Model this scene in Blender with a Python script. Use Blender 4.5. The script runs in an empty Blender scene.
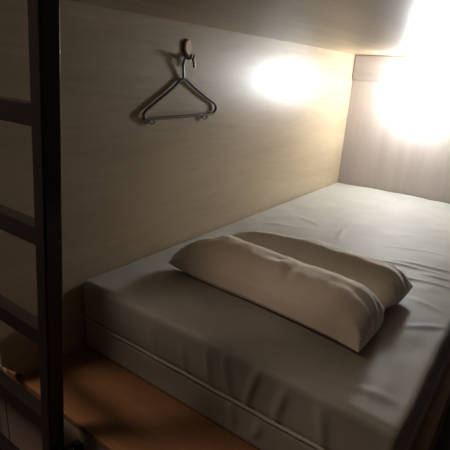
import bpy, bmesh, math, random
import numpy as np
from mathutils import Vector, Matrix, noise

S = 0.62            # metres per unit: the camera stands one unit above the mattress top
FL = -1.935         # floor height in units relative to the camera
def P(x, y, z):     # units -> metres, floor at z = 0
    return Vector((x*S, y*S, (z-FL)*S))
C = bpy.context.scene.collection
random.seed(4)

# ------------------------------------------------------------------ helpers
def link(name, me, mat, parent=None, smooth=True):
    o = bpy.data.objects.new(name, me)
    C.objects.link(o)
    if mat: me.materials.append(mat)
    if smooth:
        for p in me.polygons: p.use_smooth = True
    if parent is not None: o.parent = parent
    return o
def from_bm(name, bm, mat, parent=None, smooth=False):
    bmesh.ops.recalc_face_normals(bm, faces=bm.faces[:])
    me = bpy.data.meshes.new(name); bm.to_mesh(me); bm.free()
    return link(name, me, mat, parent, smooth)
def box(bm, a, b, bev=0.0, seg=2):
    """axis aligned box between corners a and b (metres)"""
    a, b = Vector(a), Vector(b)
    r = bmesh.ops.create_cube(bm, size=1.0)
    vs = r['verts']
    c, d = (a+b)/2, b-a
    for v in vs: v.co = Vector((v.co.x*d.x, v.co.y*d.y, v.co.z*d.z)) + c
    if bev:
        es = list({e for v in vs for e in v.link_edges})
        bmesh.ops.bevel(bm, geom=es, offset=bev, segments=seg, profile=.5, affect='EDGES', clamp_overlap=True)
def tube(bm, pts, rad, n=10, closed=False, caps=True):
    pts = [Vector(p) for p in pts]; N = len(pts)
    rads = rad if isinstance(rad, (list, tuple)) else [rad]*N
    rings = []; prev = None
    for i, p in enumerate(pts):
        if closed: t = pts[(i+1) % N]-pts[i-1]
        else: t = pts[min(i+1, N-1)]-pts[max(i-1, 0)]
        t.normalize()
        if prev is None:
            a = Vector((0, 0, 1)) if abs(t.z) < .9 else Vector((1, 0, 0))
            u = t.cross(a).normalized()
        else:
            u = (prev - t*prev.dot(t)).normalized()
        prev = u; w = t.cross(u)
        rings.append([bm.verts.new(p+(u*math.cos(k*2*math.pi/n)+w*math.sin(k*2*math.pi/n))*rads[i]) for k in range(n)])
    for i in range(N if closed else N-1):
        A, B = rings[i], rings[(i+1) % N]
        for k in range(n): bm.faces.new((A[k], A[(k+1) % n], B[(k+1) % n], B[k]))
    if caps and not closed:
        bm.faces.new(rings[0][::-1]); bm.faces.new(rings[-1])
def spline(pts, n=8, closed=False):
    """Catmull-Rom through the points"""
    pts = [Vector(p) for p in pts]; out = []; N = len(pts)
    for i in range(N if closed else N-1):
        g = (lambda k: pts[k % N]) if closed else (lambda k: pts[max(0, min(N-1, k))])
        p0, p1, p2, p3 = g(i-1), g(i), g(i+1), g(i+2)
        for k in range(n):
            t = k/n
            out.append(.5*((2*p1)+(p2-p0)*t+(2*p0-5*p1+4*p2-p3)*t*t+(3*p1-p0-3*p2+p3)*t**3))
    if not closed: out.append(pts[-1])
    return out
def thing(name, loc, label, cat, group=None):
    o = bpy.data.objects.new(name, None); C.objects.link(o)
    o.empty_display_size = .05; o.location = loc
    tag(o, label, cat, group); return o
def tag(o, label, cat, group=None):
    o['label'] = label; o['category'] = cat
    if group: o['group'] = group
def struct(o): o['kind'] = 'structure'; return o

# ------------------------------------------------------------------ materials
def lin(c):
    return tuple(((v/255)/12.92 if v/255 <= .04045 else ((v/255+.055)/1.055)**2.4) for v in c)+(1,)
def new_mat(name):
    m = bpy.data.materials.new(name); m.use_nodes = True
    nt = m.node_tree; b = nt.nodes['Principled BSDF']
    return m, nt, b
def plain(name, col, rough=.5, metal=0, spec=.5, bump=0, bscale=200, coat=0):
    m, nt, b = new_mat(name)
    b.inputs['Base Color'].default_value = lin(col); b.inputs['Roughness'].default_value = rough
    b.inputs['Metallic'].default_value = metal; b.inputs['Specular IOR Level'].default_value = spec
    b.inputs['Coat Weight'].default_value = coat
    if bump:
        tc = nt.nodes.new('ShaderNodeTexCoord'); n = nt.nodes.new('ShaderNodeTexNoise')
        n.inputs['Scale'].default_value = bscale; n.inputs['Detail'].default_value = 3
        bp = nt.nodes.new('ShaderNodeBump'); bp.inputs['Strength'].default_value = bump; bp.inputs['Distance'].default_value = .002
        nt.links.new(tc.outputs['Object'], n.inputs['Vector']); nt.links.new(n.outputs['Fac'], bp.inputs['Height'])
        nt.links.new(bp.outputs['Normal'], b.inputs['Normal'])
    return m
def wood(name, c1, c2, scale, rough=.35, spec=.5, contrast=(.35, .65), bump=.05):
    m, nt, b = new_mat(name)
    tc = nt.nodes.new('ShaderNodeTexCoord')
    def ns(sc, det, dist=0):
        mp = nt.nodes.new('ShaderNodeMapping'); mp.inputs['Scale'].default_value = sc
        n = nt.nodes.new('ShaderNodeTexNoise'); n.inputs['Scale'].default_value = 1; n.inputs['Detail'].default_value = det
        n.inputs['Distortion'].default_value = dist
        nt.links.new(tc.outputs['Object'], mp.inputs['Vector']); nt.links.new(mp.outputs['Vector'], n.inputs['Vector'])
        return n
    a = ns(scale, 4, .6); f = ns([s*7 for s in scale], 5)
    mx = nt.nodes.new('ShaderNodeMix'); mx.data_type = 'FLOAT'; mx.inputs['Factor'].default_value = .35
    nt.links.new(a.outputs['Fac'], mx.inputs['A']); nt.links.new(f.outputs['Fac'], mx.inputs['B'])
    r = nt.nodes.new('ShaderNodeValToRGB')
    r.color_ramp.elements[0].position, r.color_ramp.elements[1].position = contrast
    r.color_ramp.elements[0].color, r.color_ramp.elements[1].color = lin(c1), lin(c2)
    nt.links.new(mx.outputs['Result'], r.inputs['Fac']); nt.links.new(r.outputs['Color'], b.inputs['Base Color'])
    b.inputs['Roughness'].default_value = rough; b.inputs['Specular IOR Level'].default_value = spec
    bp = nt.nodes.new('ShaderNodeBump'); bp.inputs['Strength'].default_value = bump; bp.inputs['Distance'].default_value = .001
    nt.links.new(f.outputs['Fac'], bp.inputs['Height']); nt.links.new(bp.outputs['Normal'], b.inputs['Normal'])
    return m
def cloth(name, c1, c2, rough=.75, spec=.3, sheen=.15, scale=6):
    m, nt, b = new_mat(name)
    tc = nt.nodes.new('ShaderNodeTexCoord')
    n = nt.nodes.new('ShaderNodeTexNoise'); n.inputs['Scale'].default_value = scale; n.inputs['Detail'].default_value = 4
    r = nt.nodes.new('ShaderNodeValToRGB'); r.color_ramp.elements[0].position = .35; r.color_ramp.elements[1].position = .65
    r.color_ramp.elements[0].color, r.color_ramp.elements[1].color = lin(c1), lin(c2)
    n2 = nt.nodes.new('ShaderNodeTexNoise'); n2.inputs['Scale'].default_value = 700; n2.inputs['Detail'].default_value = 2
    bp = nt.nodes.new('ShaderNodeBump'); bp.inputs['Strength'].default_value = .12; bp.inputs['Distance'].default_value = .001
    L = nt.links.new
    L(tc.outputs['Object'], n.inputs['Vector']); L(tc.outputs['Object'], n2.inputs['Vector'])
    L(n.outputs['Fac'], r.inputs['Fac']); L(r.outputs['Color'], b.inputs['Base Color'])
    L(n2.outputs['Fac'], bp.inputs['Height']); L(bp.outputs['Normal'], b.inputs['Normal'])
    b.inputs['Roughness'].default_value = rough; b.inputs['Specular IOR Level'].default_value = spec
    b.inputs['Sheen Weight'].default_value = sheen
    return m
def glow(name, col, strength):
    m, nt, b = new_mat(name)
    b.inputs['Base Color'].default_value = (.9, .9, .9, 1)
    b.inputs['Emission Color'].default_value = lin(col); b.inputs['Emission Strength'].default_value = strength
    return m

LAMP = 80.0
M_wall = wood('maple_laminate', (168, 150, 122), (194, 175, 145), (6, 1.2, 11), rough=.36, spec=.55, contrast=(.3, .7))
M_far = wood('ash_laminate', (168, 157, 150), (180, 168, 160), (14, 6, 1.2), rough=.4, spec=.4)
M_ceil = wood('bunk_underside_laminate', (160, 140, 114), (180, 160, 132), (9, 1.2, 6), rough=.4, spec=.4)
M_deck = wood('orange_brown_board', (138, 101, 70), (166, 125, 89), (1.5, 14, 8), rough=.33, spec=.5)
M_panel = plain('mauve_grey_panel', (168, 150, 144), rough=.6, bump=.05)
M_floor = wood('dark_floor', (40, 32, 27), (54, 43, 36), (2, 12, 4), rough=.5)
M_black = plain('black_paint', (50, 46, 46), rough=.2, spec=.5, bump=.04, bscale=60)
M_foot = plain('black_rubber', (12, 12, 12), rough=.8)
M_sheet = cloth('grey_mattress_cover', (158, 157, 150), (170, 169, 162), rough=.6, spec=.4)
M_pipe = cloth('grey_piping', (176, 172, 164), (188, 183, 174), rough=.7)
M_pillow = cloth('cream_pillow_cover', (232, 222, 208), (240, 232, 220), rough=.8)
M_hang = plain('dark_olive_hanger_plastic', (88, 84, 70), rough=.35)
M_metal = plain('hook_steel', (120, 125, 118), rough=.3, metal=.8)
M_plate = plain('beige_hook_plate', (232, 204, 168), rough=.45)
M_rim = plain('dark_plate_rim', (50, 42, 32), rough=.5)
M_white = plain('white_lamp_body', (225, 225, 222), rough=.4)
M_glow = glow('lit_frosted_diffuser', (243, 250, 255), LAMP)
M_trim = wood('trim_laminate', (158, 148, 142), (172, 160, 153), (1.5, 6, 14), rough=.3, spec=.5)

# ------------------------------------------------------------------ the setting
X0, YE, YN = -1.688, 4.395, 1.207
MT, PT, CE = -1.0, -1.37, 0.232         # mattress top, platform top, ceiling
def slab(name, a, b, mat, bev=0.0):
    bm = bmesh.new(); box(bm, P(*a), P(*b), bev); return struct(from_bm(name, bm, mat))
slab('floor', (-4.2, -3.0, FL-.1), (2.6, YE+.2, FL), M_floor)
bm = bmesh.new()        # partition wall, its foot cut back above the lip of the deck
oa, ob = [[bm.verts.new(P(x, y, z)) for y, z in ((.79, -1.26), (.81, -1.29), (.885, PT), (YE, PT), (YE, CE), (.79, CE))] for x in (X0-.055, X0)]
bm.faces.new(oa); bm.faces.new(ob)
for i in range(6): bm.faces.new((oa[i], oa[(i+1) % 6], ob[(i+1) % 6], ob[i]))
struct(from_bm('wall_left', bm, M_wall))
slab('wall_far', (X0-.055, YE, FL), (2.6, YE+.06, 2.0), M_far)
slab('ceiling', (X0-.055, .86, CE), (-.04, YE, CE+.13), M_ceil, .002)
slab('trim_1', (X0+.001, YE-.032, .002), (-.05, YE, CE), M_trim, .008)

# ------------------------------------------------------------------ bed platform
base = thing('bed_platform', P(-.9, 2.6, FL),
             'low wooden bed platform with orange-brown top under the grey mattress', 'bed base')
def rel(root, *p): return P(*p)-root.location
bm = bmesh.new(); box(bm, rel(base, -1.80, .86, PT-.028), rel(base, -.1, YE-.002, PT-.0005), .003, 3)
from_bm('deck', bm, M_deck, base)
bm = bmesh.new(); box(bm, rel(base, -1.86, .868, FL+.06), rel(base, -.115, .90, PT-.029), .002)
from_bm('front_panel', bm, M_panel, base)
bm = bmesh.new(); box(bm, rel(base, -.145, .902, FL+.06), rel(base, -.115, YE-.004, PT-.029), .002)
from_bm('side_panel', bm, M_deck, base)
bm = bmesh.new(); box(bm, rel(base, X0+.03, .93, FL), rel(base, -.17, YE-.03, FL+.059), .002)
from_bm('plinth', bm, M_foot, base)
# the panel under the neighbouring berth, left of the partition
bm = bmesh.new()
box(bm, P(-3.0, .868, FL), P(-1.868, .90, PT-.029), .002)
nb = from_bm('berth_panel', bm, M_panel)
tag(nb, 'mauve-grey panel low at the left edge, beyond the ladder and partition', 'panel')

# ------------------------------------------------------------------ ladder (leans a little)
k = .883
lad = thing('bunk_ladder', P(-1.34*k*1.15, .77, FL), 'black metal bunk ladder with flat rungs leaning at the foot of the bed', 'ladder')
def rail(xt, name='rail'):
    """xt = x of the front left edge at the height of the camera"""
    bm = bmesh.new()
    zt, zb = .75, FL+.02
    fx = lambda z: xt + (z*.080)
    y0, y1, wd = .74, .806, .057
    vs = []
    for z in (zb, zt):
        for (dx, y) in ((0, y0), (wd, y0), (wd, y1), (0, y1)):
            vs.append(bm.verts.new(rel(lad, fx(z)+dx, y, z)))
    for q in ((0, 1, 2, 3), (4, 5, 6, 7), (0, 1, 5, 4), (1, 2, 6, 5), (2, 3, 7, 6), (3, 0, 4, 7)):
        bm.faces.new([vs[i] for i in q])
    bmesh.ops.bevel(bm, geom=bm.edges[:], offset=.0045, segments=4, profile=.5, affect='EDGES')
    o = from_bm(name, bm, M_black, lad)
    bm = bmesh.new()
    box(bm, rel(lad, fx(zb)-.006, y0-.006, FL), rel(lad, fx(zb)+wd+.006, y1+.006, FL+.045), .002)
    from_bm('rubber_foot', bm, M_foot, o)
    return fx
XR = -1.2195
fxr = rail(XR); fxl = rail(XR-.72)
for z in (.665, .272, -.118, -.504, -.90, -1.298, -1.69):
    bm = bmesh.new()
    box(bm, rel(lad, fxl(z)+.056, .746, z-.068), rel(lad, fxr(z)-.001, .797, z), .003, 3)
    from_bm('rung', bm, M_black, lad)
bm = bmesh.new()        # black block added in place of the rung's shadow on the front panel
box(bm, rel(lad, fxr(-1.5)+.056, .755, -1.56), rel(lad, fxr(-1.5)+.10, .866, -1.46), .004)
from_bm('shadow_block', bm, M_black, lad)

# ------------------------------------------------------------------ mattress
def seg_d(px, py, a, b):
    ax, ay = a; bx, by = b
    dx, dy = bx-ax, by-ay; L = dx*dx+dy*dy
    t = np.clip(((px-ax)*dx+(py-ay)*dy)/L, 0, 1)
    return np.hypot(px-ax-t*dx, py-ay-t*dy), t
def folds(px, py, lst):
    h = np.zeros_like(px)
    for (a, b, w, amp) in lst:
        d, t = seg_d(px, py, a, b)
        h += amp*np.exp(-(d/w)**2)*np.sin(np.pi*np.clip(t, .02, .98))**.6
    return h
def nz(px, py, pz, sc, seed=0.0):
    return np.array([noise.noise((x*sc[0]+seed, y*sc[1]+seed*.7, z*sc[2])) for x, y, z in zip(px, py, pz)])

mx0, mx1, my0, my1, mz0, mz1 = X0+.003, -.153, YN, YE-.022, PT+.005, MT
root_m = P((mx0+mx1)/2, (my0+my1)/2, PT)
def rounded_block(nx, ny, nzv, r):
    bm = bmesh.new()
    def face(fn, na, nb):
        g = [[bm.verts.new(fn(i/na, j/nb)) for j in range(nb+1)] for i in range(na+1)]
        for i in range(na):
            for j in range(nb): bm.faces.new((g[i][j], g[i+1][j], g[i+1][j+1], g[i][j+1]))
    ex = lambda t: mx0+(mx1-mx0)*t
    ey = lambda t: my0+(my1-my0)*t
    ez = lambda t: mz0+(mz1-mz0)*t
    face(lambda a, b: (ex(a), ey(b), mz1), nx, ny); face(lambda a, b: (ex(a), ey(b), mz0), nx, ny)
    face(lambda a, b: (ex(a), my0, ez(b)), nx, nzv); face(lambda a, b: (ex(a), my1, ez(b)), nx, nzv)
    face(lambda a, b: (mx0, ey(a), ez(b)), ny, nzv); face(lambda a, b: (mx1, ey(a), ez(b)), ny, nzv)
    bmesh.ops.remove_doubles(bm, verts=bm.verts[:], dist=1e-5)
    bmesh.ops.recalc_face_normals(bm, faces=bm.faces[:])
    me = bpy.data.meshes.new('mattress'); bm.to_mesh(me); bm.free()
    n = len(me.vertices); co = np.zeros(n*3); me.vertices.foreach_get('co', co); co = co.reshape(-1, 3)
    lo = np.array([mx0+r, my0+r, mz0+r*.6]); hi = np.array([mx1-r, my1-r, mz1-r])
    inner = np.clip(co, lo, hi); d = co-inner
    # use max-norm radius so that points of the cube surface map to the rounded one
    rr = np.where(co[:, 2:3] < lo[2], r*.6, r); L = np.linalg.norm(d, axis=1, keepdims=True); L[L == 0] = 1
    nrm = d/L
    dn = np.abs(d).max(axis=1, keepdims=True)
    co2 = inner+nrm*dn
    return me, co2, nrm
me, co, nrm = rounded_block(170, 250, 36, .030)
px, py, pz = co[:, 0].copy(), co[:, 1].copy(), co[:, 2].copy()
top = np.clip((pz-(MT-.05))/.05, 0, 1)
front = np.clip(1-(py-my0)/.04, 0, 1)
edge = np.minimum(np.minimum(np.clip((px-mx0)/.08, 0, 1), np.clip((mx1-px)/.08, 0, 1)), np.clip((py-my0)/.08, 0, 1))
warpx = nz(px, py, pz, (3.1, 3.1, 3.1), 5)*.05; warpy = nz(px, py, pz, (3.3, 3.3, 3.3), 11)*.05
top_folds = [((-.80, 2.46), (-.33, 2.62), .016, .010), ((-.62, 2.58), (-.19, 2.72), .018, .012), ((-.56, 2.36), (-.2, 2.44), .018, .009),
             ((-.42, 2.52), (-.17, 2.58), .014, .010), ((-1.02, 2.93), (-.98, 2.66), .02, .006), ((-1.41, 3.0), (-1.17, 2.84), .02, .006),
             ((-.90, 2.9), (-.58, 3.2), .03, .005), ((-.5, 2.2), (-.2, 2.12), .02, .006), ((-.34, 1.84), (-.17, 1.98), .02, .008),
             ((-.30, 1.27), (-.25, 1.46), .03, .004), ((-1.5, 2.6), (-1.2, 2.75), .03, .005), ((-.72, 2.82), (-.3, 2.92), .02, .006),
             ((-.5, 1.32), (-.2, 1.36), .02, .007), ((-1.25, 3.3), (-.8, 3.5), .04, .004), ((-.6, 3.4), (-.3, 3.7), .05, .004)]
h = folds(px+warpx, py+warpy, top_folds)*top
h += (nz(px, py, pz, (4, 3, 3), 2)*.007+nz(px, py, pz, (11, 8, 8), 3)*.0028)*top*edge
front_folds = [((-1.04, -1.07), (-1.0, -1.2), .016, .007), ((-.82, -1.0), (-.77, -1.19), .018, .010), ((-.64, -1.0), (-.70, -1.2), .018, .010),
               ((-.52, -1.02), (-.56, -1.19), .02, .008), ((-.40, -1.02), (-.37, -1.2), .018, .008), ((-.91, -1.02), (-.88, -1.19), .016, .007),
               ((-.78, -1.22), (-.74, -1.34), .016, .008), ((-.62, -1.22), (-.66, -1.34), .018, .008), ((-1.2, -1.03), (-1.16, -1.18), .02, .004)]
pm = np.clip((px+1.56)/.12,0,1)*np.clip((-.32-px)/.1,0,1)*np.clip((py-1.40)/.12,0,1)*np.clip((2.30-py)/.1,0,1)
h = h*(1-pm)-.006*pm*top
lowfade = np.clip((pz-PT-.03)/.05, 0, 1)
front = front*lowfade
hf = 1.6*folds(px+warpx*.6, pz+warpy*.6, front_folds)*front
hf += (nz(px, py, pz, (5, 5, 3), 7)*.010)*front*np.clip((MT-pz)/.1, 0, 1)
hf += -.010*np.exp(-((pz+1.203)/.012)**2)*front            # seam groove
side = np.clip(1-(mx1-px)/.04, 0, 1)*lowfade
hs = nz(px, py, pz, (3, 6, 5), 9)*.008*side
disp = (h+hf+hs)[:, None]*nrm
disp[:, 0] = np.where(px < mx0+.05, np.maximum(disp[:, 0], 0), disp[:, 0])
co = co+disp
# a slight crown: the middle sits a little fuller than the edges
co[:, 2] += .006*top*(1-pm)*np.sin(np.pi*np.clip((px-mx0)/(mx1-mx0), 0, 1))
W = np.stack([co[:, 0]*S, co[:, 1]*S, (co[:, 2]-FL)*S], 1)-np.array(root_m)
me.vertices.foreach_set('co', W.ravel()); me.update()
mat_o = link('mattress', me, M_sheet); mat_o.location = root_m
tag(mat_o, 'thick mattress in a grey fabric cover lying on the wooden bed platform', 'mattress')
bm = bmesh.new()
def loop_z(z, out):
    a, b, c, d = mx0+.002, mx1+out, my0-out, my1
    q = .04
    pts = [(a, c+.5, z), (a, c+q, z), (a+.01, c+.01, z), (a+q, c, z)]
    n = 40
    pts += [(a+q+(b-a-2*q)*i/n, c+0, z+.0012*math.sin(i*.8)+.0008*math.sin(i*1.9)) for i in range(1, n)]
    pts += [(b-q, c, z), (b-.01, c+.01, z), (b, c+q, z)]
    pts += [(b, c+q+(d-c-2*q)*i/n, z+.003*math.sin(i*.9)) for i in range(1, n)]
    pts += [(b, d-q, z)]
    return [P(*p)-root_m for p in pts]
tube(bm, loop_z(-1.203, .001), .0042, 8)
from_bm('piping', bm, M_pipe, mat_o, True)

# ------------------------------------------------------------------ pillow folded lengthwise
def make_pillow():
    NS, NT = 150, 110
    bm = bmesh.new()
    def ip(s, xs, ys): return float(np.interp(s, xs, ys))
    S_ = [0, .1, .25, .5, .75, .9, 1]
    tt = np.linspace(-1, 1, 401)
    split = np.interp(tt, [-1, -.96, -.88, -.68, -.46, -.26, -.10, .06, .26, .52, .74, .90, .97, 1],
                          [0, .075, .13, .172, .180, .160, .085, .030, .072, .128, .122, .09, .05, 0])
    whole = np.interp(tt, [-1, -.96, -.88, -.68, -.46, -.26, 0, .28, .52, .74, .90, .97, 1],
                          [0, .07, .125, .175, .190, .190, .175, .150, .13, .11, .075, .045, 0])
    ker = np.exp(-(np.arange(-24, 25)/11.0)**2); ker /= ker.sum()
    def sm(v):
        q = np.convolve(np.pad(v, 24, mode='edge'), ker, 'valid'); q[0] = q[-1] = 0
        m_ = np.minimum(1, (1-np.abs(tt))/.06); return q*m_+v*(1-m_)
    split, whole = sm(split), sm(whole)
    def plan(s, t):
        yf = ip(s, S_, [1.60, 1.59, 1.58, 1.565, 1.54, 1.52, 1.49])
        yb = ip(s, S_, [1.72, 1.88, 2.08, 2.20, 2.22, 2.21, 2.17])
        c, w = (yf+yb)/2, (yb-yf)/2
        xl = -1.475+.10*max(0, t)**1.5
        xr = -.385+.010*t-.03*math.exp(-((t-.12)/.22)**2)
        return xl+(xr-xl)*s, c+w*t
    def prof(s, t):
        rt = max(0, 1-s**20)**.5
        lf = max(0, 1-(1-min(1, s/.34))**2.0)**.75
        m_ = ip(s, [0, .16, .32, 1], [0, .15, 1, 1])
        v = np.interp(t, tt, split)*m_+np.interp(t, tt, whole)*(1-m_)
        return max(0.0, float(v)*rt*lf*ip(s, [0, .25, .5, .8, .93, 1], [1.05, 1.08, .97, .90, .90, .90]))
    seam = lambda s, t: .03+.03*min(1, max(0, t+.5))
    up, dn = [], []
    for i in range(NS+1):
        s = .5-.5*math.cos(math.pi*i/NS)*1.0
        ru, rd = [], []
        for j in range(NT+1):
            t = -math.cos(math.pi*j/NT)
            x, y = plan(s, t)
            z0 = seam(s, t)
            H = prof(s, t)
            rimd = min(1, (H/.04))
            H -= .012*math.exp(-((x+.88)/.05)**2-((y-1.72)/.03)**2)-.010*math.exp(-((x+.84)/.025)**2-((y-1.70)/.05)**2)+.010*math.exp(-((x+.79)/.02)**2-((y-1.68)/.07)**2)
            nn = noise.noise((x*9, y*7, 1.3))*.010+noise.noise((x*22, y*16, 4.1))*.004
            # puckers running in from the end seams
            pk = .010*math.sin(t*26+noise.noise((t*4, 0, 0))*3)*math.exp(-min(s, 1-s)/.07)
            ru.append((x, y, z0+H+(nn+pk)*rimd))
            lift = z0*(1-min(1, (H/.10)))
            rd.append((x, y, max(.001, lift)))
        up.append(ru); dn.append(rd)
    vu = [[bm.verts.new(P(x, y, MT+.003+z)-P(-.93, 1.83, MT)) for x, y, z in r] for r in up]
    vd = [[bm.verts.new(P(x, y, MT+.003+z)-P(-.93, 1.83, MT)) for x, y, z in r] for r in dn]
    for i in range(NS):
        for j in range(NT):
            bm.faces.new((vu[i][j], vu[i+1][j], vu[i+1][j+1], vu[i][j+1]))
            bm.faces.new((vd[i][j], vd[i][j+1], vd[i+1][j+1], vd[i+1][j]))
    bmesh.ops.remove_doubles(bm, verts=bm.verts[:], dist=1e-5)
    # close the rim
    be = [e for e in bm.edges if e.is_boundary]
    if be: bmesh.ops.bridge_loops(bm, edges=be)
    return bm
pil = from_bm('pillow', make_pillow(), M_pillow, None, True)
pil.location = P(-.93, 1.83, MT)
tag(pil, 'plump cream pillow folded lengthwise into two rolls on the grey mattress', 'pillow')

# ------------------------------------------------------------------ wall hook and hanger
hk = thing('wall_hook', P(X0, 1.937, .075), 'small beige oval wall hook stuck to the wood wall', 'hook')
def oval(bm, cy, cz, ry, rz, x0, x1, bev, n=40):
    a = [bm.verts.new(rel(hk, x0, cy+ry*math.cos(i*2*math.pi/n), cz+rz*math.sin(i*2*math.pi/n))) for i in range(n)]
    b = [bm.verts.new(rel(hk, x1-bev, cy+ry*math.cos(i*2*math.pi/n), cz+rz*math.sin(i*2*math.pi/n))) for i in range(n)]
    c = [bm.verts.new(rel(hk, x1, cy+(ry-bev)*math.cos(i*2*math.pi/n), cz+(rz-bev)*math.sin(i*2*math.pi/n))) for i in range(n)]
    for A, B in ((a, b), (b, c)):
        for i in range(n): bm.faces.new((A[i], A[(i+1) % n], B[(i+1) % n], B[i]))
    bm.faces.new(a); bm.faces.new(c)
bm = bmesh.new(); oval(bm, 1.941, .112, .033, .043, X0+.0005, X0+.006, .002)
from_bm('backing', bm, M_rim, hk, False)
bm = bmesh.new(); oval(bm, 1.947, .113, .029, .039, X0+.0062, X0+.013, .006)
from_bm('plate', bm, M_plate, hk, False)
bm = bmesh.new()
for dy in (0.0, .022):
    pts = spline([rel(hk, X0+.006, 1.922+dy, .080), rel(hk, X0+.014, 1.922+dy, .064), rel(hk, X0+.032, 1.922+dy, .0565),
                  rel(hk, X0+.050, 1.922+dy, .060), rel(hk, X0+.056, 1.922+dy, .078)], 8)
    if dy == 0: tube(bm, pts, .0042, 10); from_bm('prong', bm, M_metal, hk, True); bm = bmesh.new()
    else: tube(bm, pts, .0036, 10); from_bm('prong', bm, M_metal, hk, True)

hx = X0+.014
hg = thing('clothes_hanger', P(hx, 1.909, -.05), 'thin dark clothes hanger hanging empty from the beige wall hook', 'hanger')
H = lambda y, z, dx=0: rel(hg, hx+dx, y*1.018, z*1.018)
bm = bmesh.new()
body = [(1.879, -.047), (1.80, -.093), (1.70, -.150), (1.615, -.198), (1.592, -.215), (1.590, -.232), (1.606, -.243),
        (1.70, -.2425), (1.86, -.2405), (2.0, -.2385), (2.118, -.236), (2.152, -.230), (2.172, -.208), (2.158, -.178),
        (2.07, -.138), (1.97, -.09)]
dens = []
for a, b in zip(body, body[1:]+body[:1]):
    dens.append(a)
tube(bm, spline([H(*p) for p in dens], 6, True), .0050, 10, True)
from_bm('frame', bm, M_hang, hg, True)
bm = bmesh.new()
pts = spline([H(1.879, -.047), H(1.872, -.02, .003), H(1.862, .015, .009), H(1.862, .04, .013), H(1.876, .062, .015), H(1.900, .0655, .015), H(1.925, .058, .015), H(1.940, .04, .014), H(1.948, .014, .012)], 8)
tube(bm, pts, .0046, 10)
from_bm('hook', bm, M_metal, hg, True)
for (ya, yb, zt) in ((1.632, 1.662, -.243), (2.055, 2.092, -.237)):
    bm = bmesh.new()
    tube(bm, spline([H(ya, zt), H(ya-.004, zt-.018), H((ya+yb)/2, zt-.027), H(yb, zt-.022), H(yb, zt-.010)], 6), .0030, 8)
    from_bm('strap_hook', bm, M_hang, hg, True)

# ------------------------------------------------------------------ wall lamp
lx, ly, lz = -.99, YE-.18, -.04
lamp = thing('wall_lamp', P(lx, YE-.033, lz), 'glaring round white wall lamp high on the far wall', 'lamp')
def lathe(bm, prof, n=40):
    """revolve (radius, distance from wall) about the horizontal axis of the lamp"""
    rings = []
    for r_, d in prof:
        rings.append([bm.verts.new(rel(lamp, lx+r_*math.cos(i*2*math.pi/n), YE-.033-d, lz+r_*math.sin(i*2*math.pi/n))) for i in range(n)])
    for A, B in zip(rings, rings[1:]):
        for i in range(n): bm.faces.new((A[i], A[(i+1) % n], B[(i+1) % n], B[i]))
    bm.faces.new(rings[0]); bm.faces.new(rings[-1])
bm = bmesh.new(); lathe(bm, [(.085, 0), (.085, .018), (.078, .026), (.03, .03)])
from_bm('wall_plate', bm, M_white, lamp, False)
bm = bmesh.new(); lathe(bm, [(.028, .031), (.028, .034), (.055, .036), (.055, .042)])
from_bm('lamp_holder', bm, M_white, lamp, False)
bm = bmesh.new()
lathe(bm, [(max(.003, .15*math.sin(a)), .043+.115*(1-math.cos(a))) for a in [math.pi*(i/24) for i in range(25)]])
bmesh.ops.scale(bm, vec=(1.15, 1, .95), verts=bm.verts[:])
from_bm('globe', bm, M_glow, lamp, True)

# ------------------------------------------------------------------ light of the place
w = bpy.data.worlds.new('dim_dormitory'); bpy.context.scene.world = w; w.use_nodes = True
bg = w.node_tree.nodes['Background']
bg.inputs['Color'].default_value = (1.0, .74, .58, 1); bg.inputs['Strength'].default_value = .022
L = bpy.data.lights.new('dormitory_ceiling_lamp', 'POINT'); L.energy = 46; L.color = (1, .74, .55); L.shadow_soft_size = .24
lo = bpy.data.objects.new('dormitory_ceiling_lamp', L); C.objects.link(lo); lo.location = P(-2.55, -.45, 1.63)

# ------------------------------------------------------------------ camera
cam = bpy.data.cameras.new('camera'); co_ = bpy.data.objects.new('camera', cam); C.objects.link(co_)
r = Vector((0.8051153685563376, 0.5900108403284794, 0.06063374975435851))
u = Vector((-0.2378622381079699, 0.22754139937152887, 0.944270335896619))
f = Vector((-0.5433330461113699, 0.7746690389236734, -0.32353837660532947))
mw = Matrix((( r.x, u.x, -f.x, 0), (r.y, u.y, -f.y, 0), (r.z, u.z, -f.z, 0), (0, 0, 0, 1)))
mw.translation = P(0, 0, 0)
co_.matrix_world = mw
cam.sensor_width = 36; cam.sensor_fit = 'HORIZONTAL'; cam.lens = 36*446.3/450; cam.clip_start = .01
sc = bpy.context.scene; sc.camera = co_
vs = sc.view_settings; vs.view_transform = 'Standard'; vs.look = 'None'; vs.exposure = 0; vs.gamma = 1; vs.use_curve_mapping = False
